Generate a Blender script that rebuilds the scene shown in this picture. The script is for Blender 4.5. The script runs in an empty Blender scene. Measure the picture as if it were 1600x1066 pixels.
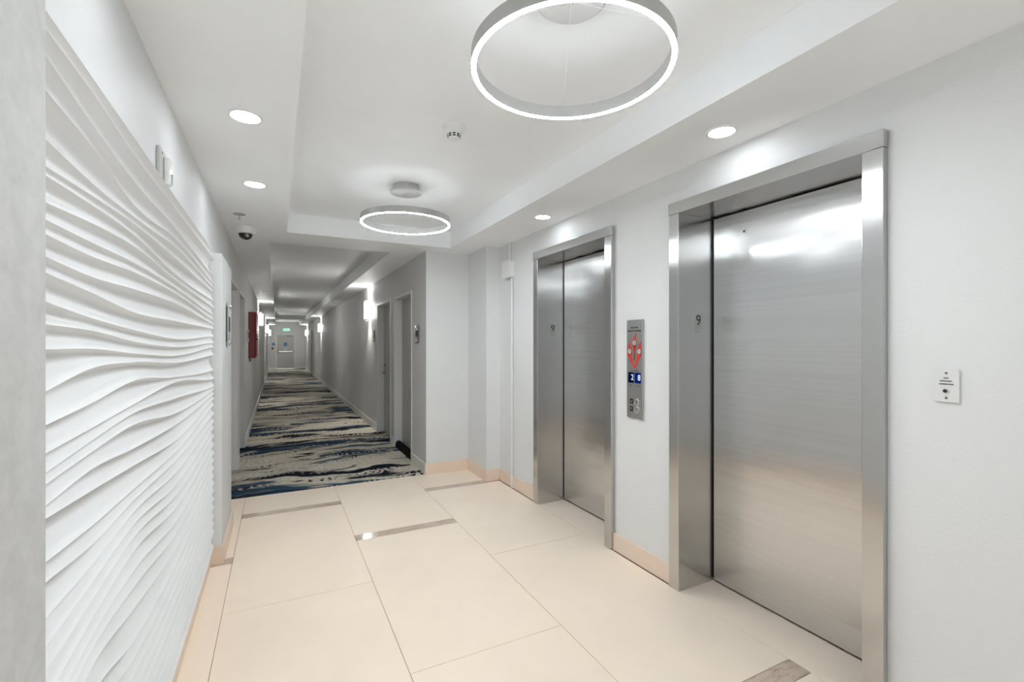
import bpy, bmesh, math, random
import numpy as np
from mathutils import Vector, Matrix

S = bpy.context.scene
C = S.collection
# ------------------------------------------------------------------ camera
F_PX, VP_DX = 726.0, 367.0
cam_d = bpy.data.cameras.new('camera'); cam = bpy.data.objects.new('camera', cam_d); C.objects.link(cam)
cam_d.sensor_width = 36.0; cam_d.lens = F_PX*36.0/1600.0
cam_d.shift_y = 4.0/1600.0
cam_d.clip_start = 0.02
EYE = 1.40
cam.location = (0, 0, EYE)
cam.rotation_euler = (math.pi/2, 0, -math.atan(VP_DX/F_PX))
S.camera = cam
# ------------------------------------------------------------------ world, exposure
w = bpy.data.worlds.new('world'); S.world = w; w.use_nodes = True
w.node_tree.nodes['Background'].inputs[0].default_value = (0.93, 0.975, 1.0, 1)
w.node_tree.nodes['Background'].inputs[1].default_value = 0.75
S.view_settings.view_transform = 'Standard'
S.view_settings.look = 'None'
S.view_settings.gamma = 1.0
S.view_settings.use_curve_mapping = False
S.view_settings.exposure = 1.28
S.cycles.use_denoising = True
S.cycles.use_adaptive_sampling = True
S.cycles.adaptive_threshold = 0.03
S.cycles.max_bounces = 12
S.cycles.diffuse_bounces = 8
S.cycles.glossy_bounces = 6
S.cycles.sample_clamp_indirect = 6.0
S.cycles.caustics_reflective = False
S.cycles.caustics_refractive = False
RING_L, RING_UP_L, DOWN_L, SCONCE_L = 88.0, 5.0, 18.0, 15.0
SPOT_UP, SPOT_DOWN = 27.0, 14.0

# ------------------------------------------------------------------ materials
MATS = {}
def principled(name, col, rough=0.5, metal=0.0, spec=0.5):
    m = bpy.data.materials.new(name); m.use_nodes = True
    nt = m.node_tree; b = nt.nodes['Principled BSDF']
    b.inputs['Base Color'].default_value = (*col, 1); b.inputs['Roughness'].default_value = rough
    b.inputs['Metallic'].default_value = metal; b.inputs['Specular IOR Level'].default_value = spec
    MATS[name] = m
    return m, nt, b
def N(nt, t, **kw):
    n = nt.nodes.new(t)
    for k, v in kw.items():
        if k in n.inputs.keys(): n.inputs[k].default_value = v
        else: setattr(n, k, v)
    return n
def coords(nt, scale=(1, 1, 1)):
    g = N(nt, 'ShaderNodeNewGeometry'); mp = N(nt, 'ShaderNodeMapping')
    mp.inputs['Scale'].default_value = scale
    nt.links.new(g.outputs['Position'], mp.inputs['Vector'])
    return mp.outputs['Vector']
def noise(nt, vec, scale, detail=3.0, rough=0.5, dist=0.0):
    n = N(nt, 'ShaderNodeTexNoise'); n.inputs['Scale'].default_value = scale
    n.inputs['Detail'].default_value = detail; n.inputs['Roughness'].default_value = rough; n.inputs['Distortion'].default_value = dist
    nt.links.new(vec, n.inputs['Vector']); return n.outputs['Fac']
def ramp(nt, fac, stops, interp='LINEAR'):
    r = N(nt, 'ShaderNodeValToRGB'); r.color_ramp.interpolation = interp
    e = r.color_ramp.elements
    while len(e) < len(stops): e.new(0.5)
    for i, (p, c) in enumerate(stops):
        e[i].position = p; e[i].color = (*c, 1) if len(c) == 3 else c
    nt.links.new(fac, r.inputs['Fac']); return r.outputs['Color']
def bump(nt, b, h, strength=0.1, dist=0.01):
    n = N(nt, 'ShaderNodeBump'); n.inputs['Strength'].default_value = strength; n.inputs['Distance'].default_value = dist
    nt.links.new(h, n.inputs['Height']); nt.links.new(n.outputs['Normal'], b.inputs['Normal']); return n
def mixc(nt, fac, a, b, mode='MIX'):
    n = N(nt, 'ShaderNodeMix'); n.data_type = 'RGBA'; n.blend_type = mode
    for s, v in ((n.inputs[0], fac), (n.inputs[6], a), (n.inputs[7], b)):
        if hasattr(v, 'is_output'): nt.links.new(v, s)
        elif isinstance(v, (int, float)): s.default_value = v
        else: s.default_value = (*v, 1)
    return n.outputs[2]
def math_n(nt, op, a, b=None):
    n = N(nt, 'ShaderNodeMath'); n.operation = op
    for i, v in enumerate((a, b)):
        if v is None: continue
        if hasattr(v, 'is_output'): nt.links.new(v, n.inputs[i])
        else: n.inputs[i].default_value = v
    return n.outputs[0]

def paint(name, col, bstr=0.28, scale=95, rough=0.55):
    m, nt, b = principled(name, col, rough, 0, 0.25)
    v = coords(nt); h = noise(nt, v, scale, 2.5, 0.6)
    bump(nt, b, h, bstr, 0.004)
    t = noise(nt, v, 3.0, 2); c = ramp(nt, t, [(0.3, tuple(x*0.985 for x in col)), (0.7, tuple(min(1, x*1.01) for x in col))])
    nt.links.new(c, b.inputs['Base Color'])
    return m
WALL = paint('wall_paint', (0.70, 0.71, 0.715))
CEIL = paint('ceiling_paint', (0.865, 0.885, 0.90), 0.05, 90)
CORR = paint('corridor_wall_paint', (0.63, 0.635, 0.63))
TRIM = paint('white_trim_paint', (0.74, 0.735, 0.72), 0.03, 60, 0.4)
DOORP = paint('door_paint', (0.48, 0.475, 0.46), 0.05, 80, 0.45)
FRAMEP = paint('door_frame_paint', (0.70, 0.695, 0.68), 0.03, 80, 0.4)
PANEL = paint('carved_panel_white', (0.76, 0.765, 0.765), 0.03, 200, 0.6)
PLASTER, nt, b = principled('mottled_plaster', (0.6, 0.6, 0.59), 0.6, 0, 0.25)
v = coords(nt); t = noise(nt, v, 24, 5, 0.6, 0.6)
nt.links.new(ramp(nt, t, [(0.3, (0.48, 0.48, 0.47)), (0.7, (0.56, 0.56, 0.55))]), b.inputs['Base Color'])
bump(nt, b, noise(nt, v, 60, 4), 0.15, 0.004)

def tile_mat(name, col, var, rough, spec=0.4):
    m, nt, b = principled(name, col, rough, 0, spec)
    v = coords(nt); t = noise(nt, v, 2.2, 6, 0.6, 0.4)
    lo = tuple(x*(1-var) for x in col); hi = tuple(min(1, x*(1+var)) for x in col)
    oi = N(nt, 'ShaderNodeObjectInfo')
    c = ramp(nt, t, [(0.3, lo), (0.7, hi)])
    hue = mixc(nt, math_n(nt, 'MULTIPLY', oi.outputs['Random'], 0.03), c, (0.93, 0.84, 0.74))
    nt.links.new(hue, b.inputs['Base Color'])
    rr = noise(nt, v, 30, 2); nt.links.new(math_n(nt, 'ADD', math_n(nt, 'MULTIPLY', rr, 0.08), rough-0.04), b.inputs['Roughness'])
    return m
TILE = tile_mat('beige_floor_tile', (0.90, 0.77, 0.635), 0.03, 0.42, 0.35)
BTILE = tile_mat('beige_base_tile', (0.76, 0.63, 0.525), 0.04, 0.4, 0.35)
GROUT, _, _ = principled('grout', (0.46, 0.37, 0.29), 0.8)
MARB, nt, b = principled('brown_polished_marble', (0.4, 0.3, 0.23), 0.06, 0, 0.6)
v = coords(nt, (3.0, 14, 3)); t = noise(nt, v, 1.6, 7, 0.65, 1.4)
nt.links.new(ramp(nt, t, [(0.25, (0.33, 0.23, 0.17)), (0.45, (0.54, 0.42, 0.33)), (0.6, (0.62, 0.51, 0.42)), (0.78, (0.46, 0.34, 0.26))]), b.inputs['Base Color'])

def steel(name, col, rough, aniso, grain=(2, 260, 2), bstr=0.05, wave=0.0, streak=0.0):
    m, nt, b = principled(name, col, rough, 1.0)
    b.inputs['Anisotropic'].default_value = aniso; b.inputs['Anisotropic Rotation'].default_value = 0.25
    tg = N(nt, 'ShaderNodeCombineXYZ'); tg.inputs[2].default_value = 1.0
    nt.links.new(tg.outputs[0], b.inputs['Tangent'])
    v = coords(nt, grain); g = noise(nt, v, 1.0, 2, 0.5)
    nt.links.new(math_n(nt, 'ADD', math_n(nt, 'MULTIPLY', g, 0.05), rough-0.025), b.inputs['Roughness'])
    st_ = noise(nt, coords(nt, (0.4, 0.4, 55)), 1.0, 3, 0.6)
    nt.links.new(ramp(nt, st_, [(0.3, tuple(x*(1-streak) for x in col)), (0.7, tuple(x*(1+streak) for x in col))]), b.inputs['Base Color'])
    v2 = coords(nt, (1, 1, 2.2)); lo = noise(nt, v2, 1.7, 2, 0.4)
    bump(nt, b, lo, wave, 0.05)
    return m
STEEL = steel('brushed_steel_door', (0.65, 0.65, 0.65), 0.22, 1.0, (2, 1.5, 160), wave=0.10, streak=0.035)
STEELF = steel('brushed_steel_frame', (0.58, 0.58, 0.575), 0.22, 0.95, (2, 1.5, 160), wave=0.03)
STEELP = steel('satin_steel_plate', (0.50, 0.50, 0.49), 0.38, 0.4)
CHROME, _, _ = principled('chrome', (0.75, 0.75, 0.74), 0.12, 1)
NICKEL, _, _ = principled('dark_nickel', (0.25, 0.245, 0.235), 0.3, 1)
ALU, _, _ = principled('brushed_aluminium', (0.50, 0.50, 0.49), 0.4, 0.7)
BLACK, _, _ = principled('black', (0.012, 0.012, 0.012), 0.5)
PRINT, _, _ = principled('black_print', (0.02, 0.02, 0.02), 0.6)
RUBBER, _, _ = principled('black_rubber', (0.005, 0.005, 0.006), 0.9, 0, 0.15)
WPLAS, _, _ = principled('white_plastic', (0.78, 0.78, 0.77), 0.35)
PLATE, _, _ = principled('pale_grey_plate', (0.69, 0.695, 0.69), 0.4)
GPLAS, _, _ = principled('grey_plastic', (0.52, 0.515, 0.50), 0.4)
RED, nt, b = principled('red_cabinet_enamel', (0.21, 0.012, 0.02), 0.3, 0, 0.5)
bump(nt, b, noise(nt, coords(nt), 200, 2), 0.03, 0.002)
REDP, _, _ = principled('red_print', (0.55, 0.035, 0.02), 0.45)
DOME, _, _ = principled('smoked_dome', (0.02, 0.02, 0.02), 0.08, 0, 0.6)
LENS, _, b = principled('clear_lens', (0.85, 0.86, 0.86), 0.08, 0, 0.8)
BLUEP, _, _ = principled('blue_notice', (0.05, 0.16, 0.36), 0.5)
PAPER, _, _ = principled('paper', (0.55, 0.55, 0.56), 0.7)
ORANGE, _, _ = principled('orange_print', (0.5, 0.25, 0.15), 0.7)
WIRE, _, _ = principled('pale_wire', (0.75, 0.75, 0.74), 0.4, 0.2)
def emis(name, col, s):
    m = bpy.data.materials.new(name); m.use_nodes = True; nt = m.node_tree
    nt.nodes.remove(nt.nodes['Principled BSDF'])
    e = N(nt, 'ShaderNodeEmission'); e.inputs[0].default_value = (*col, 1); e.inputs[1].default_value = s
    nt.links.new(e.outputs[0], nt.nodes['Material Output'].inputs[0]); return m
RINGE = emis('ring_diffuser_light', (0.905, 0.962, 1.0), RING_L)
RINGU = emis('ring_added_upglow', (0.905, 0.962, 1.0), RING_UP_L)
DOWNE = emis('downlight_lens_light', (0.905, 0.962, 1.0), DOWN_L)
SCONE = emis('sconce_shade_light', (1, 0.97, 0.92), SCONCE_L)
LCDB = emis('blue_display_glow', (0.005, 0.015, 0.16), 0.35)
LCDD = emis('dark_display_glow', (0.003, 0.006, 0.04), 0.4)
LCDW = emis('display_digit_glow', (0.65, 0.85, 1.0), 0.55)
EXITG = emis('exit_green_glow', (0.05, 0.75, 0.45), 0.8)
EXITW = emis('exit_face_glow', (0.55, 0.85, 0.72), 0.35)

# carpet: watery streaks running across the corridor
CARPET, nt, b = principled('streaked_carpet', (0.4, 0.36, 0.3), 0.95, 0, 0.1)
v0 = coords(nt)
wn = N(nt, 'ShaderNodeTexNoise'); wn.inputs['Scale'].default_value = 0.9; wn.inputs['Detail'].default_value = 3
nt.links.new(v0, wn.inputs['Vector'])
sub = N(nt, 'ShaderNodeVectorMath'); sub.operation = 'SUBTRACT'; nt.links.new(wn.outputs['Color'], sub.inputs[0]); sub.inputs[1].default_value = (0.5, 0.5, 0.5)
scl = N(nt, 'ShaderNodeVectorMath'); scl.operation = 'MULTIPLY'; nt.links.new(sub.outputs[0], scl.inputs[0]); scl.inputs[1].default_value = (1.0, 0.8, 0)
add = N(nt, 'ShaderNodeVectorMath'); add.operation = 'ADD'; nt.links.new(v0, add.inputs[0]); nt.links.new(scl.outputs[0], add.inputs[1])
def mapped(src, sc, loc=(0, 0, 0)):
    mp = N(nt, 'ShaderNodeMapping'); mp.inputs['Scale'].default_value = sc; mp.inputs['Location'].default_value = loc
    nt.links.new(src, mp.inputs['Vector']); return mp.outputs['Vector']
base_n = noise(nt, mapped(add.outputs[0], (0.55, 1.7, 1)), 1.0, 3, 0.5)
beige = ramp(nt, base_n, [(0.30, (0.27, 0.22, 0.165)), (0.42, (0.58, 0.53, 0.44)), (0.55, (0.74, 0.68, 0.575)), (0.68, (0.42, 0.42, 0.40)), (0.8, (0.22, 0.24, 0.26))])
rip = N(nt, 'ShaderNodeTexWave'); rip.wave_type = 'BANDS'; rip.bands_direction = 'X'
rip.inputs['Scale'].default_value = 4.6; rip.inputs['Distortion'].default_value = 7.0; rip.inputs['Detail'].default_value = 2; rip.inputs['Detail Scale'].default_value = 1.6
nt.links.new(mapped(add.outputs[0], (1, 1.6, 1)), rip.inputs['Vector'])
ripc = ramp(nt, rip.outputs['Fac'], [(0.25, (0.78, 0.78, 0.78)), (0.6, (1, 1, 1))])
beige = mixc(nt, 0.55, beige, ripc, 'MULTIPLY')
blue_n = noise(nt, mapped(add.outputs[0], (0.5, 1.5, 1), (3.7, 0.35, 0)), 1.0, 4, 0.55)
blue_f = ramp(nt, blue_n, [(0.53, (0, 0, 0)), (0.57, (1, 1, 1))])
blue_c = ramp(nt, noise(nt, mapped(add.outputs[0], (1.2, 9, 1)), 1.0, 3), [(0.35, (0.012, 0.022, 0.045)), (0.55, (0.035, 0.075, 0.12)), (0.7, (0.12, 0.185, 0.235))])
c1 = mixc(nt, blue_f, beige, blue_c)
blk_n = noise(nt, mapped(add.outputs[0], (0.6, 3.4, 1), (9.1, 2.2, 0)), 1.0, 5, 0.6)
blk_f = ramp(nt, blk_n, [(0.555, (0, 0, 0)), (0.58, (1, 1, 1))])
c2 = mixc(nt, blk_f, c1, (0.008, 0.011, 0.02))
dash = math_n(nt, 'MULTIPLY', ramp(nt, rip.outputs['Fac'], [(0.72, (0, 0, 0)), (0.8, (1, 1, 1))]), ramp(nt, noise(nt, mapped(add.outputs[0], (0.9, 5.0, 1), (1.3, 7.2, 0)), 1.0, 2), [(0.57, (0, 0, 0)), (0.62, (1, 1, 1))]))
c3 = mixc(nt, dash, c2, (0.015, 0.018, 0.03))
lite = math_n(nt, 'MULTIPLY', ramp(nt, rip.outputs['Fac'], [(0.2, (1, 1, 1)), (0.3, (0, 0, 0))]), ramp(nt, noise(nt, mapped(add.outputs[0], (1.1, 5.0, 1), (5.3, 1.2, 0)), 1.0, 2), [(0.56, (0, 0, 0)), (0.62, (1, 1, 1))]))
c4 = mixc(nt, lite, c3, (0.52, 0.47, 0.40))
nt.links.new(c4, b.inputs['Base Color'])
bump(nt, b, noise(nt, v0, 420, 2), 0.35, 0.004)

# ------------------------------------------------------------------ mesh helpers
class MB:
    def __init__(s): s.v = []; s.f = []; s.smooth = False
    def box(s, x0, x1, y0, y1, z0, z1):
        x0, x1 = sorted((x0, x1)); y0, y1 = sorted((y0, y1)); z0, z1 = sorted((z0, z1))
        o = len(s.v)
        s.v += [(x0, y0, z0), (x1, y0, z0), (x1, y1, z0), (x0, y1, z0), (x0, y0, z1), (x1, y0, z1), (x1, y1, z1), (x0, y1, z1)]
        s.f += [tuple(o+i for i in q) for q in ((0, 3, 2, 1), (4, 5, 6, 7), (0, 1, 5, 4), (1, 2, 6, 5), (2, 3, 7, 6), (3, 0, 4, 7))]
        return s
    def lathe(s, prof, c=(0, 0, 0), n=48, axis='z', closed=False):
        """prof: list of (r, h); revolve about the axis through c"""
        o = len(s.v); m = len(prof)
        for i in range(n):
            a = 2*math.pi*i/n
            for r, h in prof:
                p = {'z': (r*math.cos(a), r*math.sin(a), h), 'x': (h, r*math.cos(a), r*math.sin(a)), 'y': (r*math.cos(a), h, r*math.sin(a))}[axis]
                s.v.append((c[0]+p[0], c[1]+p[1], c[2]+p[2]))
        for i in range(n):
            j = (i+1) % n
            for k in range(m if closed else m-1):
                l = (k+1) % m
                s.f.append((o+i*m+k, o+j*m+k, o+j*m+l, o+i*m+l))
        if not closed:
            if prof[0][0] > 1e-6: s.f.append(tuple(o+i*m for i in range(n))[::-1])
            if prof[-1][0] > 1e-6: s.f.append(tuple(o+i*m+m-1 for i in range(n)))
        s.smooth = True
        return s
    def tube(s, p0, p1, r, n=10):
        p0, p1 = Vector(p0), Vector(p1); d = (p1-p0).normalized()
        a = d.orthogonal().normalized(); b_ = d.cross(a); o = len(s.v)
        for p in (p0, p1):
            for i in range(n):
                t = 2*math.pi*i/n; s.v.append(tuple(p+r*(math.cos(t)*a+math.sin(t)*b_)))
        for i in range(n): s.f.append((o+i, o+(i+1) % n, o+n+(i+1) % n, o+n+i))
        s.f.append(tuple(o+i for i in range(n))[::-1]); s.f.append(tuple(o+n+i for i in range(n)))
        s.smooth = True
        return s
    def prism(s, pts, to3, t0, t1):
        """pts: 2D outline; to3(p, t) -> 3D"""
        o = len(s.v); n = len(pts)
        for t in (t0, t1):
            for p in pts: s.v.append(tuple(to3(p, t)))
        for i in range(n): s.f.append((o+i, o+(i+1) % n, o+n+(i+1) % n, o+n+i))
        s.f.append(tuple(o+i for i in range(n))[::-1]); s.f.append(tuple(o+n+i for i in range(n)))
        return s
def world_loc(o):
    p = Vector((0, 0, 0))
    while o is not None: p = p+o.location; o = o.parent
    return p
def obj(name, mb, mat, parent=None, bevel=0.0, sharp=35):
    vs = np.array(mb.v, dtype=float)
    lo, hi = vs.min(0), vs.max(0)
    org = Vector(((lo[0]+hi[0])/2, (lo[1]+hi[1])/2, lo[2]))
    me = bpy.data.meshes.new(name)
    me.from_pydata([tuple(Vector(p)-org) for p in mb.v], [], mb.f)
    bm = bmesh.new(); bm.from_mesh(me)
    bmesh.ops.recalc_face_normals(bm, faces=bm.faces)
    if bevel > 0:
        bmesh.ops.bevel(bm, geom=[e for e in bm.edges if e.is_manifold and e.calc_face_angle(0) > 0.6], offset=bevel, segments=2, affect='EDGES', profile=0.5)
    bm.to_mesh(me); bm.free()
    if mb.smooth:
        me.shade_smooth(); me.set_sharp_from_angle(angle=math.radians(sharp))
    me.materials.append(mat)
    o = bpy.data.objects.new(name, me); C.objects.link(o)
    o.location = org - (world_loc(parent) if parent else Vector((0, 0, 0)))
    o.parent = parent
    return o
def tag(o, label, cat=None, group=None, kind=None):
    o['label'] = label
    if cat: o['category'] = cat
    if group: o['group'] = group
    if kind: o['kind'] = kind
    return o
def thing(name, loc, label, cat, group=None, kind=None):
    e = bpy.data.objects.new(name, None); C.objects.link(e); e.location = loc; e.empty_display_size = 0.05
    return tag(e, label, cat, group, kind)
def struct(name, mb, mat, label, parent=None, bevel=0.0):
    o = obj(name, mb, mat, parent, bevel)
    if parent is None: o['kind'] = 'structure'; o['label'] = label
    return o
FACE = {'-x': Matrix(((0, 0, -1), (-1, 0, 0), (0, 1, 0))), '+x': Matrix(((0, 0, 1), (1, 0, 0), (0, 1, 0))), '-y': Matrix(((1, 0, 0), (0, 0, -1), (0, 1, 0)))}
def text(name, body, size, pos, facing, mat, parent, width=None):
    cu = bpy.data.curves.new(name, 'FONT'); cu.body = body; cu.size = size; cu.align_x = 'CENTER'; cu.align_y = 'CENTER'; cu.extrude = 0.0004
    cu.resolution_u = 3
    t = bpy.data.objects.new(name, cu); C.objects.link(t)
    dg = bpy.context.evaluated_depsgraph_get()
    me = bpy.data.meshes.new_from_object(t.evaluated_get(dg))
    bpy.data.objects.remove(t); bpy.data.curves.remove(cu)
    vs = np.array([vv.co[:] for vv in me.vertices]); sx = 1.0
    if width: sx = width/(vs[:, 0].max()-vs[:, 0].min())
    R = FACE[facing]
    for vv in me.vertices: vv.co = R @ Vector((vv.co.x*sx, vv.co.y, vv.co.z))
    me.materials.clear(); me.materials.append(mat)
    o = bpy.data.objects.new(name, me); C.objects.link(o); o.parent = parent
    o.location = Vector(pos) - (world_loc(parent) if parent else Vector((0, 0, 0)))
    return o

# ------------------------------------------------------------------ dimensions
XL, XR = -0.395, 2.05            # lobby wall faces
XC = 1.42                        # corridor right wall face
SOF, TRAY, CTRAY = 2.39, 2.56, 2.58
YB, YCARP, YEND = -2.4, 4.86, 28.9
EL = [(0.995, 1.915), (2.58, 3.508)]     # elevator clear openings along the wall
FW = 0.072                               # steel frame width
LD = [(5.02, 6.0), (6.2, 7.22), (16.6, 17.6)]
RD = [(5.42, 6.36), (6.56, 7.55), (22.6, 23.6)]
DTOP = 2.03

def wall_run(mb, x0, x1, ya, yb, openings, ztop, zt_wall=2.75):
    y = ya
    for (a, b_) in openings:
        mb.box(x0, x1, y, a, 0, zt_wall); mb.box(x0, x1, a, b_, ztop, zt_wall); y = b_
    mb.box(x0, x1, y, yb, 0, zt_wall)
    return mb
# ------------------------------------------------------------------ walls
struct('wall_left', MB().box(XL-0.2, XL, YB, 4.9, 0, 2.75), WALL, 'smooth white lobby wall above the carved wave panel')
struct('wall_corridor_left', wall_run(MB(), XL-0.2, XL, 4.9, YEND, LD, DTOP), CORR, 'long grey painted corridor wall with the red cabinet')
struct('wall_right', wall_run(MB(), XR, XR+0.5, YB, 4.99, [(a-FW, b_+FW) for a, b_ in EL], 2.20), WALL, 'white textured lobby wall holding both steel elevators')
struct('wall_right_corner', MB().box(1.90, XR, 4.335, 4.84, 0, 2.75).box(XC, XR, 4.84, 4.85, 0, 2.75).box(XC+0.2, XR, 4.85, 4.99, 0, 2.75), WALL, 'stepped white wall corner between far elevator and corridor')
struct('wall_corridor_right', wall_run(MB(), XC, XC+0.2, 4.85, YEND, RD, DTOP), CORR, 'long grey corridor wall with two recessed doors and sconces')
struct('wall_corridor_end', MB().box(XL-0.2, -0.065, YEND, YEND+0.2, 0, 2.75).box(0.905, XC+0.2, YEND, YEND+0.2, 0, 2.75).box(-0.065, 0.905, YEND, YEND+0.2, 1.93, 2.75), CORR, 'short grey wall around the exit door at corridor end')
struct('wall_behind', MB().box(XL-0.2, -0.2, YB-0.2, YB, 0, 2.75).box(1.85, XR+0.5, YB-0.2, YB, 0, 2.75).box(-0.2, 1.85, YB-0.2, YB, 2.3, 2.75), WALL, 'white lobby wall behind the viewpoint with a wide opening added for fill light')  # opening is invented, out of view; lets world light fill the lobby
PX = -0.315
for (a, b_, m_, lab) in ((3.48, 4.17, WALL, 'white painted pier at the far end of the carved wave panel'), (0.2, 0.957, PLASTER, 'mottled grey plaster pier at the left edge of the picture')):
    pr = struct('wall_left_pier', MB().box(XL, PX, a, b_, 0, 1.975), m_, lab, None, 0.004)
    pr.data.materials.append(CORR if m_ is WALL else m_)  # white pier's side face takes the darker grey: its shade put into the colour
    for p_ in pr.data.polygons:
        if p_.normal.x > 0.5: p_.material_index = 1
# ------------------------------------------------------------------ ceiling
tx0, tx1, ty0, ty1 = 0.077, 1.60, 0.06, 4.59
cx0, cx1, cy0 = -0.075, 1.095, 5.12
cl = MB()
cl.box(XL-0.2, tx0, YB, ty1, SOF, 2.8).box(tx1, XR+0.5, YB, ty1, SOF, 2.8).box(tx0, tx1, YB, ty0, SOF, 2.8)
cl.box(XL-0.2, XR+0.5, ty1, cy0, SOF, 2.8)
cl.box(XL-0.2, cx0, cy0, YEND, SOF, 2.8).box(cx1, XC+0.2, cy0, YEND, SOF, 2.8)
cl.box(tx0, tx1, ty0, ty1, TRAY, 2.8).box(cx0, cx1, cy0, YEND, CTRAY, 2.8)
struct('ceiling', cl, CEIL, 'white tray ceiling with recessed panels over lobby and corridor')
# ------------------------------------------------------------------ floor and tiles
floor = struct('floor', MB().box(XL-0.2, XR+0.5, YB, 5.0, -0.15, -0.010), GROUT, 'large beige tiles with thin brown marble inlay strips')
gap = 0.0012
xs = [XL, -0.255, 0.503, 1.26, 2.028]
def tile_col(x0, x1, marks):
    """marks: list of (y0, y1, kind)"""
    for y0, y1, k in marks:
        mb = MB().box(x0+gap, x1-gap, y0+gap, y1-gap, -0.010, 0.0)
        obj('floor_tile' if k == 't' else 'marble_inlay', mb, TILE if k == 't' else MARB, floor, 0.0008)
colA = [(4.385, YCARP, 't'), (4.285, 4.385, 's'), (2.81, 4.285, 't'), (1.286, 2.81, 't'), (1.19, 1.286, 's'), (-0.3, 1.19, 't'), (YB, -0.3, 't')]
colB = [(3.54, YCARP, 't'), (3.44, 3.54, 's'), (1.95, 3.44, 't'), (0.47, 1.95, 't'), (0.37, 0.47, 's'), (-1.1, 0.37, 't'), (YB, -1.1, 't')]
for i, (c_, x1) in enumerate(zip((colB, colA, colB, colA), xs[1:])):
    tile_col(xs[i], x1, c_)
for a, b_ in EL: tile_col(2.028, 2.32, [(a-FW, b_+FW, 't')])
cm = MB().box(XL+0.0005, XC-0.0005, YCARP, YEND-0.0005, -0.010, 0.002)
tag(obj('carpet', cm, CARPET), 'beige carpet with navy and black watery streaks along the corridor', 'carpet')
struct('floor_slab', MB().box(XL-0.2, XC+0.2, 5.0, YEND, -0.15, -0.010), GROUT, 'floor slab under the corridor carpet')
# ------------------------------------------------------------------ baseboards
BH = 0.118
def base(name, segs, mat, label, h=BH):
    root = thing(name, ((segs[0][0]+segs[0][1])/2, (segs[0][2]+segs[0][3])/2, 0), label, None, None, 'structure')
    for s_ in segs: obj('base_tile' if mat is BTILE else 'base_board', MB().box(*s_, 0.0, h), mat, root, 0.002)
    return root
base('baseboard_left', [(XL, -0.372, 0.957, 2.2), (XL, -0.372, 2.202, 3.465), (XL, -0.300, 3.465, 3.48), (PX, -0.300, 3.4802, 4.17), (XL, PX, 4.17, 4.185), (XL, -0.380, 4.186, YCARP)], BTILE, 'beige tile baseboard under the wave panel and pier')
base('baseboard_right', [(2.035, XR, YB, EL[0][0]-FW), (2.035, XR, EL[0][1]+FW, EL[1][0]-FW), (2.035, XR, EL[1][1]+FW, 4.32), (1.885, XR, 4.32, 4.335), (1.885, 1.90, 4.3352, 4.825), (XC-0.012, 1.90, 4.825, 4.84)], BTILE, 'beige tile baseboard along the elevator wall')
def runs(ya, yb, ops):
    y = ya; out = []
    for a, b_ in ops: out.append((y, a)); y = b_
    return out+[(y, yb)]
base('baseboard_corridor_left', [(XL, XL+0.014, a, b_) for a, b_ in runs(YCARP+0.002, YEND, LD)], TRIM, 'thin white baseboard along the left corridor wall', 0.11)
base('baseboard_corridor_right', [(XC-0.014, XC, a, b_) for a, b_ in runs(4.8405, YEND, RD)], TRIM, 'thin white baseboard along the right corridor wall', 0.115)
base('baseboard_corridor_end', [(XL+0.015, -0.11, YEND-0.014, YEND), (0.95, XC-0.015, YEND-0.014, YEND)], TRIM, 'white baseboard beside the exit door', 0.11)

# ------------------------------------------------------------------ carved wave panel
HY, VPX = 537.0, 800.0-VP_DX
th = math.atan(VP_DX/F_PX); sn, cs = math.sin(th), math.cos(th)
XW = -0.354          # plane of the crests
def on_panel(u, v):
    a = (u-800.0)/F_PX; rx, ry = sn+a*cs, cs-a*sn
    t = XW/rx
    return t*ry, EYE+t*(HY-v)/F_PX
# crest lines of the carving, height sampled at five stations along the wall
U = [73, 140, 207, 270, 333]
V = [[39, 128, 213, 305, 396], [47, 138, 238, 321, 404], [89, 188, 280, 352, 431], [143, 224, 317, 369, 442], [219, 283, 337, 383, 450],
     [261, 303, 348, 400, 457], [275, 318, 365, 425, 470], [317, 347, 383, 434, 480], [344, 377, 409, 447, 492], [367, 399, 424, 456, 500], [402, 431, 451, 472, 507],
     [427, 456, 487, 501, 514], [472, 496, 515, 529, 526], [507, 516, 533, 542, 536], [546, 545, 552, 556, 543], [611, 577, 566, 567, 555], [664, 632, 596, 590, 579],
     [708, 671, 633, 599, 592], [738, 691, 647, 624, 604], [756, 709, 665, 648, 610], [789, 736, 702, 667, 617], [810, 769, 729, 692, 624], [878, 825, 766, 711, 634],
     [909, 855, 784, 725, 648], [965, 888, 803, 744, 660], [1010, 916, 823, 764, 671], [1047, 944, 843, 780, 684], [1092, 974, 865, 800, 697], [1130, 1001, 895, 822, 710],
     [1160, 1022, 921, 842, 722], [1200, 1050, 955, 866, 734], [1262, 1097, 1005, 892, 746], [1320, 1142, 1033, 912, 758], [1375, 1182, 1060, 930, 770], [1430, 1226, 1090, 950, 783],
     [1490, 1270, 1118, 970, 796], [1550, 1314, 1146, 992, 810], [1610, 1360, 1176, 1012, 822], [1660, 1408, 1207, 1030, 835]]
YS = np.array([on_panel(u, 500)[0] for u in U])
Z = [[on_panel(u, v)[1] for u, v in zip(U, r)] for r in V]
ZT, ZB = 1.972, BH+0.004
Z[0] = [ZT]*5
Z.append([ZB]*5)
Z = np.array(Z)
for i in range(1, len(Z)-1): Z[i] = np.minimum(Z[i], Z[i-1]-0.006)
for i in range(len(Z)-2, 0, -1): Z[i] = np.maximum(Z[i], Z[i+1]+0.006)
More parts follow.
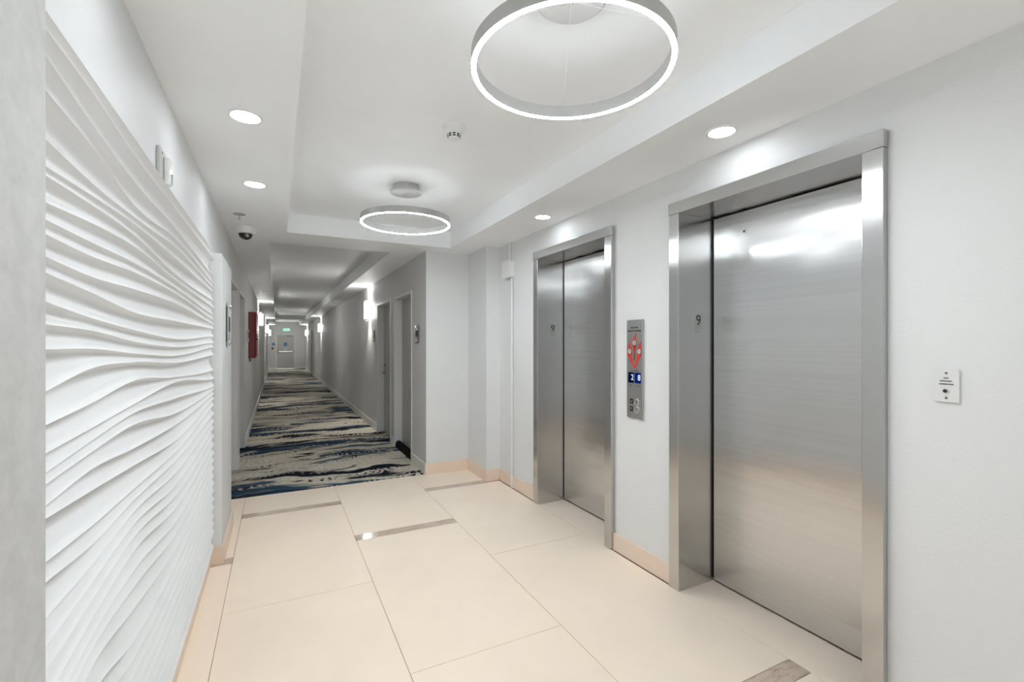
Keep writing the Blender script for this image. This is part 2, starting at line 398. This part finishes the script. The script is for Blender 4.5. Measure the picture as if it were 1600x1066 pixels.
def pchip(x, y, q):
    h = np.diff(x); d = np.diff(y)/h; m = np.zeros(len(x))
    for k in range(1, len(x)-1):
        m[k] = (d[k-1]*h[k]+d[k]*h[k-1])/(h[k]+h[k-1])
    m[0], m[-1] = d[0], d[-1]*0.3
    i = np.clip(np.searchsorted(x, q)-1, 0, len(x)-2); t = (q-x[i])/h[i]
    t2, t3 = t*t, t*t*t
    return (2*t3-3*t2+1)*y[i]+(t3-2*t2+t)*h[i]*m[i]+(-2*t3+3*t2)*y[i+1]+(t3-t2)*h[i]*m[i+1]
yq = np.linspace(0.9575, 3.4645, 170)
L = np.array([pchip(YS, z, yq) for z in Z])
L[0] = ZT; L[-1] = ZB
for i in range(1, len(L)): L[i] = np.minimum(L[i], L[i-1]-0.004)
L[-1] = ZB
for i in range(len(L)-2, 0, -1): L[i] = np.maximum(L[i], L[i+1]+0.003)
K = 8
rows = []
for i in range(len(L)-1):
    g = L[i]-L[i+1]
    d = np.minimum((0.52-0.22*np.clip((yq-2.2)/1.0, 0, 1))*g, 0.042)
    for k in range(K):
        f = k/K
        rows.append((L[i]-g*f, XW-d*(1-(2*f**0.68-1)**2)))
rows.append((L[-1], np.full_like(yq, XW)))
pm = MB(); ny = len(yq); nr = len(rows)
for zz, xx in rows:
    for j in range(ny): pm.v.append((float(xx[j]), float(yq[j]), float(zz[j])))
for r in range(nr-1):
    for j in range(ny-1): pm.f.append((r*ny+j, r*ny+j+1, (r+1)*ny+j+1, (r+1)*ny+j))
# back and rims
o = len(pm.v); XBK = XL
for r in (0, nr-1):
    for j in range(ny): pm.v.append((XBK, float(yq[j]), ZT if r == 0 else ZB))
for j in range(ny-1):
    pm.f.append((j, o+j, o+j+1, j+1)); k = (nr-1)*ny
    pm.f.append((k+j, k+j+1, o+ny+j+1, o+ny+j))
pm.f.append(tuple([r*ny for r in range(nr)]+[o+ny, o])); pm.f.append(tuple([r*ny+ny-1 for r in range(nr)][::-1]+[o+ny-1, o+2*ny-1]))
pm.smooth = True
tag(obj('wave_wall_panel', pm, PANEL, None, 0, 32), 'white carved wall panel with flowing horizontal wave ridges', 'wall panel')

# ------------------------------------------------------------------ elevators
XF, XD = 2.02, 2.29
def elevator(i, y0, y1, label):
    root = thing('elevator_entrance', (XF, (y0+y1)/2, 0), label, 'elevator', 'elevators in the lobby wall')
    for a, b_ in ((y1, y1+FW), (y0-FW, y0)):
        j = MB().box(XF, XD+0.06, a, b_, 0.0, 2.137)
        jm = obj('jamb', j, STEELF, root, 0.002)
        if a == y1: far = jm
    obj('lintel', MB().box(XF-0.003, XD+0.06, y0-FW-0.003, y1+FW+0.003, 2.137, 2.203), STEELF, root, 0.002)
    obj('door_panel', MB().box(XD, XD+0.03, y0+0.001, y1-0.013, 0.014, 2.128), STEEL, root, 0.002)
    obj('shaft_shadow_gap', MB().box(XD+0.031, XD+0.05, y0, y1, 0.002, 2.136), BLACK, root)
    pl = obj('floor_number_plate', MB().box(2.145, 2.205, y1-0.003, y1, 1.467, 1.577), STEELP, far, 0.001)
    text('floor_number', '9', 0.075, (2.175, y1-0.0032, 1.537), '-y', PRINT, pl) if False else text('floor_number', '9', 0.085, (2.175, y1-0.0035, 1.532), '-y', PRINT, far)
    br = MB()
    for k in range(3): br.lathe([(0.0, -0.002), (0.002, 0), ], (2.169+k*0.006, y1-0.003, 1.482), 8, 'y')
    obj('braille_dots', br, STEELF, far)
    if i == 0:
        obj('door_key_escutcheon', MB().lathe([(0.011, 0.0), (0.011, -0.003), (0.009, -0.005), (0.0, -0.005)], (XD, 1.70, 2.016), 20, 'x'), CHROME, root)
        obj('key_hole', MB().lathe([(0.006, 0.0), (0.006, -0.006), (0.0, -0.006)], (XD, 1.70, 2.016), 16, 'x'), BLACK, root)
    return root
elevator(0, *EL[0], 'brushed steel elevator nearest the camera, right of the call panel')
elevator(1, *EL[1], 'brushed steel elevator further back, left of the call panel')

# ------------------------------------------------------------------ elevator call panel
cp = thing('elevator_call_panel', (XR-0.01, 2.297, 0.92), 'narrow steel elevator call panel between the two elevators', 'call panel')
YC0 = 2.297
xf = XR-0.012
obj('face_plate', MB().box(xf, XR, 2.224, 2.370, 0.922, 1.553), STEELP, cp, 0.0015)
text('fire_notice_heading', 'In Case Of Fire', 0.016, (xf-0.0006, YC0, 1.502), '-x', PRINT, cp, 0.07)
text('fire_notice_heading', 'Elevators Are Out Of Service', 0.017, (xf-0.0006, YC0, 1.482), '-x', PRINT, cp, 0.122)
# red flame symbol: three tips joining in one point
def yz(p, t): return (t, YC0-p[0], p[1])
def flame_tip(cx, cy, lean):
    out = []
    for k in range(15):
        a = math.radians(-215+k*(250/14)); out.append((cx+0.021*math.cos(a), cy+0.029*math.sin(a)))
    out.append((cx+lean, cy+0.066))
    return out
fl = MB()
fl.prism([(-0.0045, 1.290), (0.0045, 1.290), (0.006, 1.345), (0.015, 1.384), (-0.015, 1.384), (-0.006, 1.345)], yz, xf-0.0008, xf)
fl.prism(flame_tip(0.0, 1.405, 0.012), yz, xf-0.0008, xf)
for s_, ln in ((-1, -0.002), (1, 0.014)):
    c_ = 0.044*s_
    fl.prism(flame_tip(c_, 1.350, ln), yz, xf-0.0009, xf)
    leg = [(s_*0.0645, 1.343), (s_*0.060, 1.322), (s_*0.032, 1.275), (0, 1.236), (0, 1.256), (s_*0.012, 1.276), (s_*0.021, 1.305), (s_*0.024, 1.340)]
    fl.prism(leg, yz, xf-0.0007, xf)
fsym = obj('fire_symbol', fl, REDP, cp)
obj('key_stem', MB().prism([(-0.003, 1.294), (0.003, 1.294), (0.002, 1.345), (-0.002, 1.345)], yz, xf-0.0014, xf), PRINT, fsym)
for c_, cz, ch in ((-0.044, 1.350, '/'), (0, 1.405, '3'), (0.044, 1.350, '\\')):
    obj('disc_outline', MB().lathe([(0.0185, 0.0), (0.0185, -0.0012), (0.0, -0.0012)], (xf, YC0-c_, cz), 24, 'x'), PRINT, fsym)
    obj('symbol_disc', MB().lathe([(0.0160, 0.0), (0.0160, -0.0016), (0.0, -0.0016)], (xf, YC0-c_, cz), 24, 'x'), GPLAS, fsym)
    text('pictogram', ch, 0.026, (xf-0.0022, YC0-c_, cz), '-x', PRINT, fsym)
text('exit_caption', 'Use Exit Stairs', 0.010, (xf-0.0006, YC0, 1.226), '-x', PRINT, cp, 0.08)
for s_, mt, dg_, off in ((-1, LCDD, '2', 0.013), (1, LCDB, '8', 0.013)):
    d_ = obj('position_display', MB().box(xf-0.001, xf, YC0-s_*0.031-0.0275, YC0-s_*0.031+0.0275, 1.147, 1.215), mt, cp)
    text('display_digit', dg_, 0.052, (xf-0.0016, YC0-s_*0.031-off, 1.182), '-x', LCDW, d_)
    text('car_caption', 'CAR 1' if s_ < 0 else 'CAR 2', 0.008, (xf-0.0006, YC0-s_*0.034, 1.13), '-x', PRINT, cp, 0.035)
for k, zc in enumerate((1.025, 0.977)):
    ic = obj('arrow_marker', MB().box(xf-0.001, xf, YC0+0.012, YC0+0.042, zc-0.012, zc+0.021), PRINT, cp)
    arrow = [(-0.008, zc-0.002), (0.008, zc-0.002), (0, zc+0.013)] if k == 0 else [(-0.008, zc+0.011), (0, zc-0.004), (0.008, zc+0.011)]
    obj('arrow', MB().prism(arrow, lambda p, t: (t, YC0+0.027-p[0], p[1]), xf-0.0015, xf), STEELP, ic)
    bt = obj('call_button', MB().lathe([(0.021, 0.0), (0.021, -0.004), (0.019, -0.0055), (0.0175, -0.0035), (0.0, -0.0045)], (xf, YC0-0.026, zc+0.003), 28, 'x'), CHROME, cp)
obj('key_switch', MB().lathe([(0.006, 0.0), (0.006, -0.002), (0.0, -0.002)], (xf, YC0, 0.946), 16, 'x'), CHROME, cp)

# ------------------------------------------------------------------ fire telephone plate
fp = thing('fire_jack_plate', (XR-0.008, 0.748, 1.2), 'small white lettered jack plate right of the nearest elevator', 'wall plate')
obj('plate', MB().box(XR-0.009, XR, 0.714, 0.782, 1.200, 1.313), PLATE, fp, 0.001)
for body, z_, wd in (('FIRE', 1.2815, 0.0135), ('DEPARTMENT', 1.2715, 0.033), ('COMMUNICATION', 1.2610, 0.039)):
    text('plate_lettering', body, 0.0072, (XR-0.0096, 0.748, z_), '-x', PRINT, fp, wd)
obj('jack_socket', MB().lathe([(0.0075, 0.0), (0.0075, -0.004), (0.006, -0.005), (0.005, -0.002), (0.0, -0.002)], (XR-0.009, 0.749, 1.238), 20, 'x'), CHROME, fp)
obj('jack_hole', MB().lathe([(0.0051, 0.0), (0.0051, -0.0026), (0.0, -0.0026)], (XR-0.009, 0.749, 1.238), 16, 'x'), BLACK, fp)
for z_ in (1.299, 1.214):
    obj('screw', MB().lathe([(0.0042, 0.0), (0.0036, -0.0016), (0.0, -0.0018)], (XR-0.009, 0.748, z_), 12, 'x'), NICKEL, fp)

# ------------------------------------------------------------------ conduit and junction box
cd = thing('wall_conduit', (XR-0.012, 4.06, 0), 'thin white conduit pipe with junction box left of far elevator', 'conduit')
obj('pipe', MB().tube((XR-0.013, 4.03, 0.0), (XR-0.013, 4.03, 2.05), 0.012, 14), WALL, cd)
obj('pipe', MB().tube((XR-0.013, 4.075, 2.19), (XR-0.013, 4.075, SOF), 0.012, 14), WALL, cd)
jb = obj('junction_box', MB().box(XR-0.056, XR, 4.0, 4.15, 2.045, 2.20), WPLAS, cd, 0.004)
obj('cover_plate', MB().box(XR-0.060, XR-0.056, 3.995, 4.155, 2.04, 2.205), WPLAS, jb, 0.0015)

# ------------------------------------------------------------------ ring pendants
def ring_pendant(y, label):
    cx = 0.846; z = 2.276; R = 0.322
    root = thing('ring_pendant', (cx, y, z), label, 'pendant light', 'ring pendants in the lobby tray')
    W = 0.016
    obj('ring_band', MB().lathe([(R, z+0.002), (R, z+0.046), (R-0.002, z+0.046), (R-0.002, z+0.040), (R-W+0.002, z+0.040), (R-W+0.002, z+0.046), (R-W, z+0.046), (R-W, z+0.002)], (cx, y, 0), 128, 'z', True), ALU, root)
    obj('light_diffuser', MB().lathe([(R-0.0012, z+0.0018), (R-0.0012, z), (R-W+0.0012, z), (R-W+0.0012, z+0.0018)], (cx, y, 0), 128, 'z', True), RINGE, root)
    obj('added_upglow_strip', MB().lathe([(R-0.003, z+0.0402), (R-0.003, z+0.0412), (R-W+0.003, z+0.0412), (R-W+0.003, z+0.0402)], (cx, y, 0), 128, 'z', True), RINGU, root)  # glow added on the hidden ring top to brighten the ceiling with a halo
    cn = obj('ceiling_canopy', MB().lathe([(0.092, TRAY), (0.092, TRAY-0.038), (0.114, TRAY-0.042), (0.114, TRAY-0.054), (0.110, TRAY-0.057), (0.0, TRAY-0.057)], (cx, y, 0), 64), ALU, root)
    obj('cable_grip', MB().lathe([(0.005, 0.0), (0.005, -0.01), (0.0, -0.013)], (cx, y, TRAY-0.057), 14), CHROME, cn)
    for k in range(3):
        a = math.radians(62+120*k)
        obj('suspension_wire', MB().tube((cx+0.004*math.cos(a), y+0.004*math.sin(a), TRAY-0.06), (cx+(R-0.008)*math.cos(a), y+(R-0.008)*math.sin(a), z+0.041), 0.0005, 6), WIRE, root)
    return root
ring_pendant(1.249, 'large glowing ring pendant cut by the top edge of the picture')
ring_pendant(3.402, 'glowing ring pendant hanging whole in view further down the lobby')

# ------------------------------------------------------------------ downlights
def downlight(x, y, label):
    root = thing('recessed_downlight', (x, y, SOF), label, 'downlight', 'recessed downlights in the lobby soffits')
    obj('trim_ring', MB().lathe([(0.070, SOF), (0.068, SOF-0.004), (0.059, SOF-0.0055), (0.055, SOF-0.003), (0.055, SOF-0.0005), (0.070, SOF-0.0005)], (x, y, 0), 48, 'z', True), WPLAS, root)
    obj('lens', MB().lathe([(0.0565, SOF-0.0008), (0.0565, SOF-0.0022), (0.0, SOF-0.0022)], (x, y, 0), 48), DOWNE, root)
downlight(-0.123, 2.33, 'round downlight in left soffit, nearer of the two left ones')
downlight(-0.123, 3.297, 'round downlight in left soffit, closer to the dome camera')
downlight(-0.123, 1.363, 'round downlight in left soffit just above the top edge of the picture')
downlight(-0.123, 0.396, 'unseen round downlight added in left soffit beside the viewpoint')  # out of view, added in line with the row to brighten the lobby front
downlight(1.853, 1.495, 'round downlight above the nearest elevator')
downlight(1.853, 3.131, 'round downlight above the far elevator')

# ------------------------------------------------------------------ smoke detector
x, y = 0.845, 2.36
sd = thing('smoke_detector', (x, y, TRAY), 'white conical smoke detector on tray ceiling between the ring pendants', 'smoke detector')
obj('base', MB().lathe([(0.062, TRAY), (0.062, TRAY-0.008), (0.058, TRAY-0.014), (0.0, TRAY-0.014)], (x, y, 0), 48), WPLAS, sd)
obj('body', MB().lathe([(0.056, TRAY-0.014), (0.054, TRAY-0.026), (0.034, TRAY-0.040), (0.031, TRAY-0.062), (0.027, TRAY-0.068), (0.0, TRAY-0.069)], (x, y, 0), 48), WPLAS, sd)
for zz, r_ in ((TRAY-0.046, 0.0338), (TRAY-0.056, 0.0324)):
    for k in range(9):
        a = 2*math.pi*(k+0.3)/9; dx, dy = math.cos(a), math.sin(a); t_ = 0.0072
        p = [(x+(r_-0.003)*dx-t_*dy, y+(r_-0.003)*dy+t_*dx), (x+(r_-0.003)*dx+t_*dy, y+(r_-0.003)*dy-t_*dx), (x+(r_+0.001)*dx+t_*dy, y+(r_+0.001)*dy-t_*dx), (x+(r_+0.001)*dx-t_*dy, y+(r_+0.001)*dy+t_*dx)]
        obj('vent_slot', MB().prism(p, lambda q, t: (q[0], q[1], t), zz-0.0032, zz+0.0032), BLACK, sd)

# ------------------------------------------------------------------ dome camera and sprinklers
x, y = -0.24, 4.56
dc = thing('dome_camera', (x, y, SOF), 'white ceiling dome camera with black dome by the corridor mouth', 'security camera')
obj('housing', MB().lathe([(0.078, SOF), (0.080, SOF-0.008), (0.076, SOF-0.045), (0.068, SOF-0.054), (0.052, SOF-0.056), (0.0, SOF-0.056)], (x, y, 0), 48), WPLAS, dc)
dm = obj('dome', MB().lathe([(0.053*math.cos(math.radians(k*10)), SOF-0.055-0.050*math.sin(math.radians(k*10))) for k in range(10)], (x, y, 0), 36), DOME, dc)
obj('camera_lens', MB().lathe([(0.016, 0), (0.016, -0.016), (0.011, -0.018), (0.0, -0.018)], (x+0.012, y-0.036, SOF-0.074), 20, 'y'), NICKEL, dc)
def sprinkler(x, y, label, drop=True):
    r = thing('ceiling_sprinkler', (x, y, SOF), label, 'sprinkler', 'ceiling sprinklers')
    obj('escutcheon', MB().lathe([(0.042, SOF), (0.040, SOF-0.004), (0.026, SOF-0.006), (0.0, SOF-0.006)], (x, y, 0), 32), WPLAS if not drop else ALU, r)
    if drop:
        obj('stem', MB().lathe([(0.006, SOF-0.006), (0.006, SOF-0.026), (0.003, SOF-0.028), (0.003, SOF-0.034), (0.0, SOF-0.034)], (x, y, 0), 14), CHROME, r)
        obj('deflector', MB().lathe([(0.013, SOF-0.034), (0.013, SOF-0.036), (0.0, SOF-0.036)], (x, y, 0), 16), CHROME, r)
sprinkler(-0.258, 4.11, 'small pendent sprinkler just in front of the dome camera')
sprinkler(1.275, 4.76, 'flat white sprinkler cover on the beam above the corridor corner', False)
sprinkler(-0.235, 10.0, 'small sprinkler in the left corridor soffit past the red cabinet')

# ------------------------------------------------------------------ wall strobe above the panel
st = thing('alarm_strobe', (XL, 2.16, 2.0), 'white fire alarm strobe on wall above the wave panel', 'alarm strobe')
obj('back_plate', MB().box(XL, XL+0.014, 2.098, 2.205, 1.985, 2.128), GPLAS, st, 0.005)
obj('strobe_lens', MB().box(XL+0.014, XL+0.034, 2.148, 2.192, 2.0, 2.105), LENS, st, 0.006)
obj('strobe_tube', MB().tube((XL+0.030, 2.17, 2.006), (XL+0.030, 2.17, 2.045), 0.010, 14), CHROME, st)
obj('screw', MB().lathe([(0.005, 0), (0.004, 0.0015), (0.0, 0.0015)], (XL+0.014, 2.125, 2.108), 12, 'x'), NICKEL, st)

# ------------------------------------------------------------------ corridor doors
def corridor_door(n, side, y0, y1, label, handle_far):
    s_ = 1 if side == 'r' else -1; xw = XC if side == 'r' else XL
    root = thing('door_%d' % n, (xw, (y0+y1)/2, 0), label, None, None, 'structure')
    def bx(d0, d1, a, b_, z0, z1): return MB().box(xw+s_*d0, xw+s_*d1, a, b_, z0, z1)
    fr = MB(); fw = 0.035
    for a, b_ in ((y0, y0+fw), (y1-fw, y1)): fr.box(xw-s_*0.008, xw+s_*0.15, a, b_, 0, DTOP)
    fr.box(xw-s_*0.008, xw+s_*0.15, y0+fw, y1-fw, DTOP-fw, DTOP)
    obj('door_frame', fr, FRAMEP, root, 0.003)
    lf = obj('door_leaf', bx(0.10, 0.145, y0+fw+0.003, y1-fw-0.003, 0.008, DTOP-fw-0.003), DOORP, root, 0.002)
    obj('threshold_carpet', bx(0.0, 0.15, y0+fw, y1-fw, -0.010, 0.0015), CARPET, root)
    yc = (y0+y1)/2
    xl = xw+s_*0.10
    obj('peephole', MB().lathe([(0.011, 0), (0.010, -s_*0.004), (0.0, -s_*0.004)], (xl, yc, 1.525), 16, 'x'), NICKEL, lf)
    yh = (y1-fw-0.07) if handle_far else (y0+fw+0.07)
    hd = obj('lever_handle', MB().lathe([(0.026, 0), (0.025, -s_*0.006), (0.010, -s_*0.008), (0.010, -s_*0.045), (0.0, -s_*0.045)], (xl, yh, 0.945), 20, 'x').box(xl-s_*0.035, xl-s_*0.050, yh, yh+(-0.11 if handle_far else 0.11), 0.937, 0.953), NICKEL, lf)
    obj('deadbolt', MB().lathe([(0.027, 0), (0.025, -s_*0.012), (0.012, -s_*0.016), (0.0, -s_*0.016)], (xl, yh, 1.065), 20, 'x'), NICKEL, lf)
corridor_door(1, 'r', *RD[0], 'grey recessed corridor door nearest the lobby on the right', False)
corridor_door(2, 'r', *RD[1], 'grey recessed corridor door beside the first right sconce', True)
corridor_door(3, 'l', *LD[0], 'recessed corridor door just past the white pier on the left', False)
corridor_door(4, 'l', *LD[1], 'recessed corridor door just before the red cabinet on the left', True)
corridor_door(5, 'l', *LD[2], 'distant recessed door on the left beyond the red cabinet', True)
corridor_door(6, 'r', *RD[2], 'distant recessed door on the right near the corridor end', True)

mat_ = MB().prism([(0.0, 0.0), (0.085, 0.0), (0.082, 0.06), (0.055, 0.085), (0.018, 0.08), (0.002, 0.05)], lambda p, t: (XC+0.006+p[0], t, 0.002+p[1]), RD[0][0]+0.04, RD[0][1]-0.04)
tag(obj('draft_stopper', mat_, RUBBER, None, 0.006), 'black draft stopper lying at the foot of nearest right door', 'draft stopper')

# ------------------------------------------------------------------ room number signs
def room_sign(side, y, z0, z1, label, xw=None):
    s_ = 1 if side == 'r' else -1
    if xw is None: xw = XC if side == 'r' else XL
    root = thing('room_sign', (xw, y, z0), label, 'sign', 'room signs in the corridor')
    h = z1-z0
    obj('sign_plate', MB().box(xw-s_*0.012, xw-s_*0.016, y-0.055, y+0.055, z0, z1), NICKEL if side == 'r' else STEELP, root, 0.001)
    obj('number_panel', MB().box(xw-s_*0.016, xw-s_*0.019, y-0.04, y+0.04, z0+h*0.33, z1-h*0.33), BLACK, root, 0.001)
    for zz in (z0+0.025, z1-0.025):
        obj('standoff_bolt', MB().lathe([(0.017, 0), (0.017, -s_*0.024), (0.013, -s_*0.029), (0.0, -s_*0.029)], (xw, y, zz), 18, 'x'), CHROME, root)
room_sign('r', 5.16, 1.41, 1.615, 'steel room sign at the corner beside the nearest right door')
room_sign('r', 7.78, 1.42, 1.615, 'steel room sign under the first right wall sconce')
room_sign('l', 3.80, 1.385, 1.685, 'tall steel room sign on the white pier', PX)
room_sign('l', 7.9, 1.42, 1.615, 'steel room sign just before the red cabinet')

# ------------------------------------------------------------------ red hose cabinet
rc = thing('fire_hose_cabinet', (XL, 8.5, 1.17), 'dark red steel fire hose cabinet on the left corridor wall', 'fire cabinet')
obj('cabinet_body', MB().box(XL+0.001, -0.305, 8.2, 8.86, 1.175, 1.89), RED, rc, 0.006)
dr = obj('cabinet_door', MB().box(-0.304, -0.283, 8.2, 8.86, 1.185, 1.88), RED, rc, 0.005)
obj('latch', MB().box(-0.283, -0.262, 8.23, 8.27, 1.50, 1.555), CHROME, dr, 0.004)
obj('latch_knob', MB().lathe([(0.012, 0), (0.012, 0.016), (0, 0.016)], (-0.283, 8.25, 1.47), 14, 'x'), BLACK, dr)
obj('hose_valve', MB().tube((XL+0.02, 8.3, 1.175), (XL+0.02, 8.3, 1.12), 0.016, 14), NICKEL, rc)

# ------------------------------------------------------------------ sconces
def sconce(side, y, label):
    s_ = 1 if side == 'r' else -1; xw = XC if side == 'r' else XL
    root = thing('wall_sconce', (xw, y, 1.79), label, 'wall sconce', 'corridor wall sconces')
    z0, z1 = 1.79, 2.13; dep, hw = 0.078, 0.068
    obj('back_plate', MB().box(xw, xw-s_*0.018, y-0.06, y+0.06, z0+0.03, z1-0.03), CHROME, root, 0.002)
    prof = [(xw-s_*0.02, y-hw)]
    for k in range(13):
        a = math.pi*k/12; prof.append((xw-s_*(0.02+(dep)*math.sin(a)**0.7), y-hw*math.cos(a)))
    prof.append((xw-s_*0.02, y+hw))
    sh = MB()
    o_ = 0; n = len(prof)
    for zz in (z0+0.035, z1-0.035):
        for p in prof: sh.v.append((p[0], p[1], zz))
    for i in range(n-1): sh.f.append((i, i+1, n+i+1, n+i))
    sh.smooth = True
    obj('glass_shade', sh, SCONE, root)
    for zz in (z0, z0+0.030, z1-0.036, z1-0.006):
        bd = MB()
        for i in range(len(prof)-1):
            p, q = prof[i], prof[i+1]
            bd.tube((p[0], p[1], zz+0.003), (q[0], q[1], zz+0.003), 0.0045, 6)
        obj('metal_band', bd, NICKEL, root)
    for zz in (z0, z1-0.036):
        for k in (1, 4, 7, 10, 13):
            p = prof[k]; obj('band_post', MB().tube((p[0], p[1], zz+0.003), (p[0], p[1], zz+0.034), 0.0045, 6), NICKEL, root)
    for nm, zz, rx, e in (('sconce_up_light', z1-0.06, math.pi, SPOT_UP), ('sconce_down_light', z0+0.06, 0.0, SPOT_DOWN)):
        ld = bpy.data.lights.new(nm, 'SPOT'); ld.energy = e; ld.spot_size = math.radians(95); ld.spot_blend = 0.9; ld.shadow_soft_size = 0.02; ld.color = (1, 0.96, 0.9)
        lo = bpy.data.objects.new(nm, ld); C.objects.link(lo); lo.parent = root
        lo.location = Vector((xw-s_*0.06, y, zz))-root.location; lo.rotation_euler = (rx, 0, 0)
sconce('r', 8.2, 'lit wall sconce nearest the lobby on the right corridor wall')
sconce('r', 18.1, 'second lit wall sconce along the right corridor wall')
sconce('r', 26.6, 'farthest lit wall sconce along the right corridor wall')
sconce('l', 12.4, 'lit wall sconce just past the red fire cabinet')
sconce('l', 20.3, 'second lit wall sconce along the left corridor wall')
sconce('l', 27.2, 'farthest lit wall sconce on the left, by the exit door')

# ------------------------------------------------------------------ exit door at the corridor end
ed = thing('door_7', (0.42, YEND, 0), 'grey exit door with panic bar at the end of the corridor', None, None, 'structure')
fr = MB().box(-0.065, -0.025, YEND-0.015, YEND+0.12, 0, 1.93).box(0.865, 0.905, YEND-0.015, YEND+0.12, 0, 1.93).box(-0.025, 0.865, YEND-0.015, YEND+0.12, 1.89, 1.93)
obj('door_frame', fr, FRAMEP, ed)
lf = obj('door_leaf', MB().box(-0.022, 0.862, YEND+0.03, YEND+0.075, 0.01, 1.887), DOORP, ed)
pb = obj('panic_bar', MB().box(0.03, 0.83, YEND-0.04, YEND-0.005, 0.93, 0.98), CHROME, lf, 0.005)
obj('bar_bracket', MB().box(-0.01, 0.08, YEND-0.045, YEND+0.03, 0.90, 1.01), NICKEL, pb, 0.005)
obj('bar_bracket', MB().box(0.79, 0.84, YEND-0.045, YEND+0.03, 0.92, 0.99), NICKEL, pb, 0.005)
obj('door_closer', MB().box(0.48, 0.74, YEND-0.03, YEND+0.03, 1.78, 1.84), NICKEL, lf, 0.006)
obj('blue_notice', MB().box(0.33, 0.50, YEND+0.026, YEND+0.03, 1.24, 1.46), BLUEP, lf)
obj('paper_notice', MB().box(0.33, 0.50, YEND+0.026, YEND+0.03, 1.03, 1.23), PAPER, lf)
text('door_lettering', 'STAIR EXIT', 0.07, (0.32, YEND+0.029, 1.66), '-y', ORANGE, lf, 0.32)
es = thing('exit_sign', (0.47, YEND, 2.1), 'lit green exit sign above the door at corridor end', 'exit sign')
obj('housing', MB().box(0.28, 0.66, YEND-0.07, YEND, 2.08, 2.27), GPLAS, es, 0.006)
obj('lit_face', MB().box(0.295, 0.645, YEND-0.073, YEND-0.07, 2.095, 2.255), EXITW, es)
text('exit_lettering', 'EXIT', 0.17, (0.47, YEND-0.075, 2.175), '-y', EXITG, es, 0.30)
cr = thing('card_reader', (-0.23, YEND, 1.1), 'small black card reader left of the exit door', 'card reader')
obj('reader_body', MB().box(-0.27, -0.19, YEND-0.03, YEND, 1.08, 1.19), BLACK, cr, 0.005)
obj('reader_light', MB().box(-0.24, -0.22, YEND-0.032, YEND-0.03, 1.165, 1.175), REDP, cr)
ss = thing('stair_sign', (-0.2, YEND, 1.3), 'small square blue grey sign above the card reader', 'sign')
obj('sign_board', MB().box(-0.26, -0.10, YEND-0.012, YEND, 1.30, 1.44), GPLAS, ss, 0.002)
obj('sign_face', MB().box(-0.25, -0.11, YEND-0.014, YEND-0.012, 1.31, 1.43), BLUEP, ss)
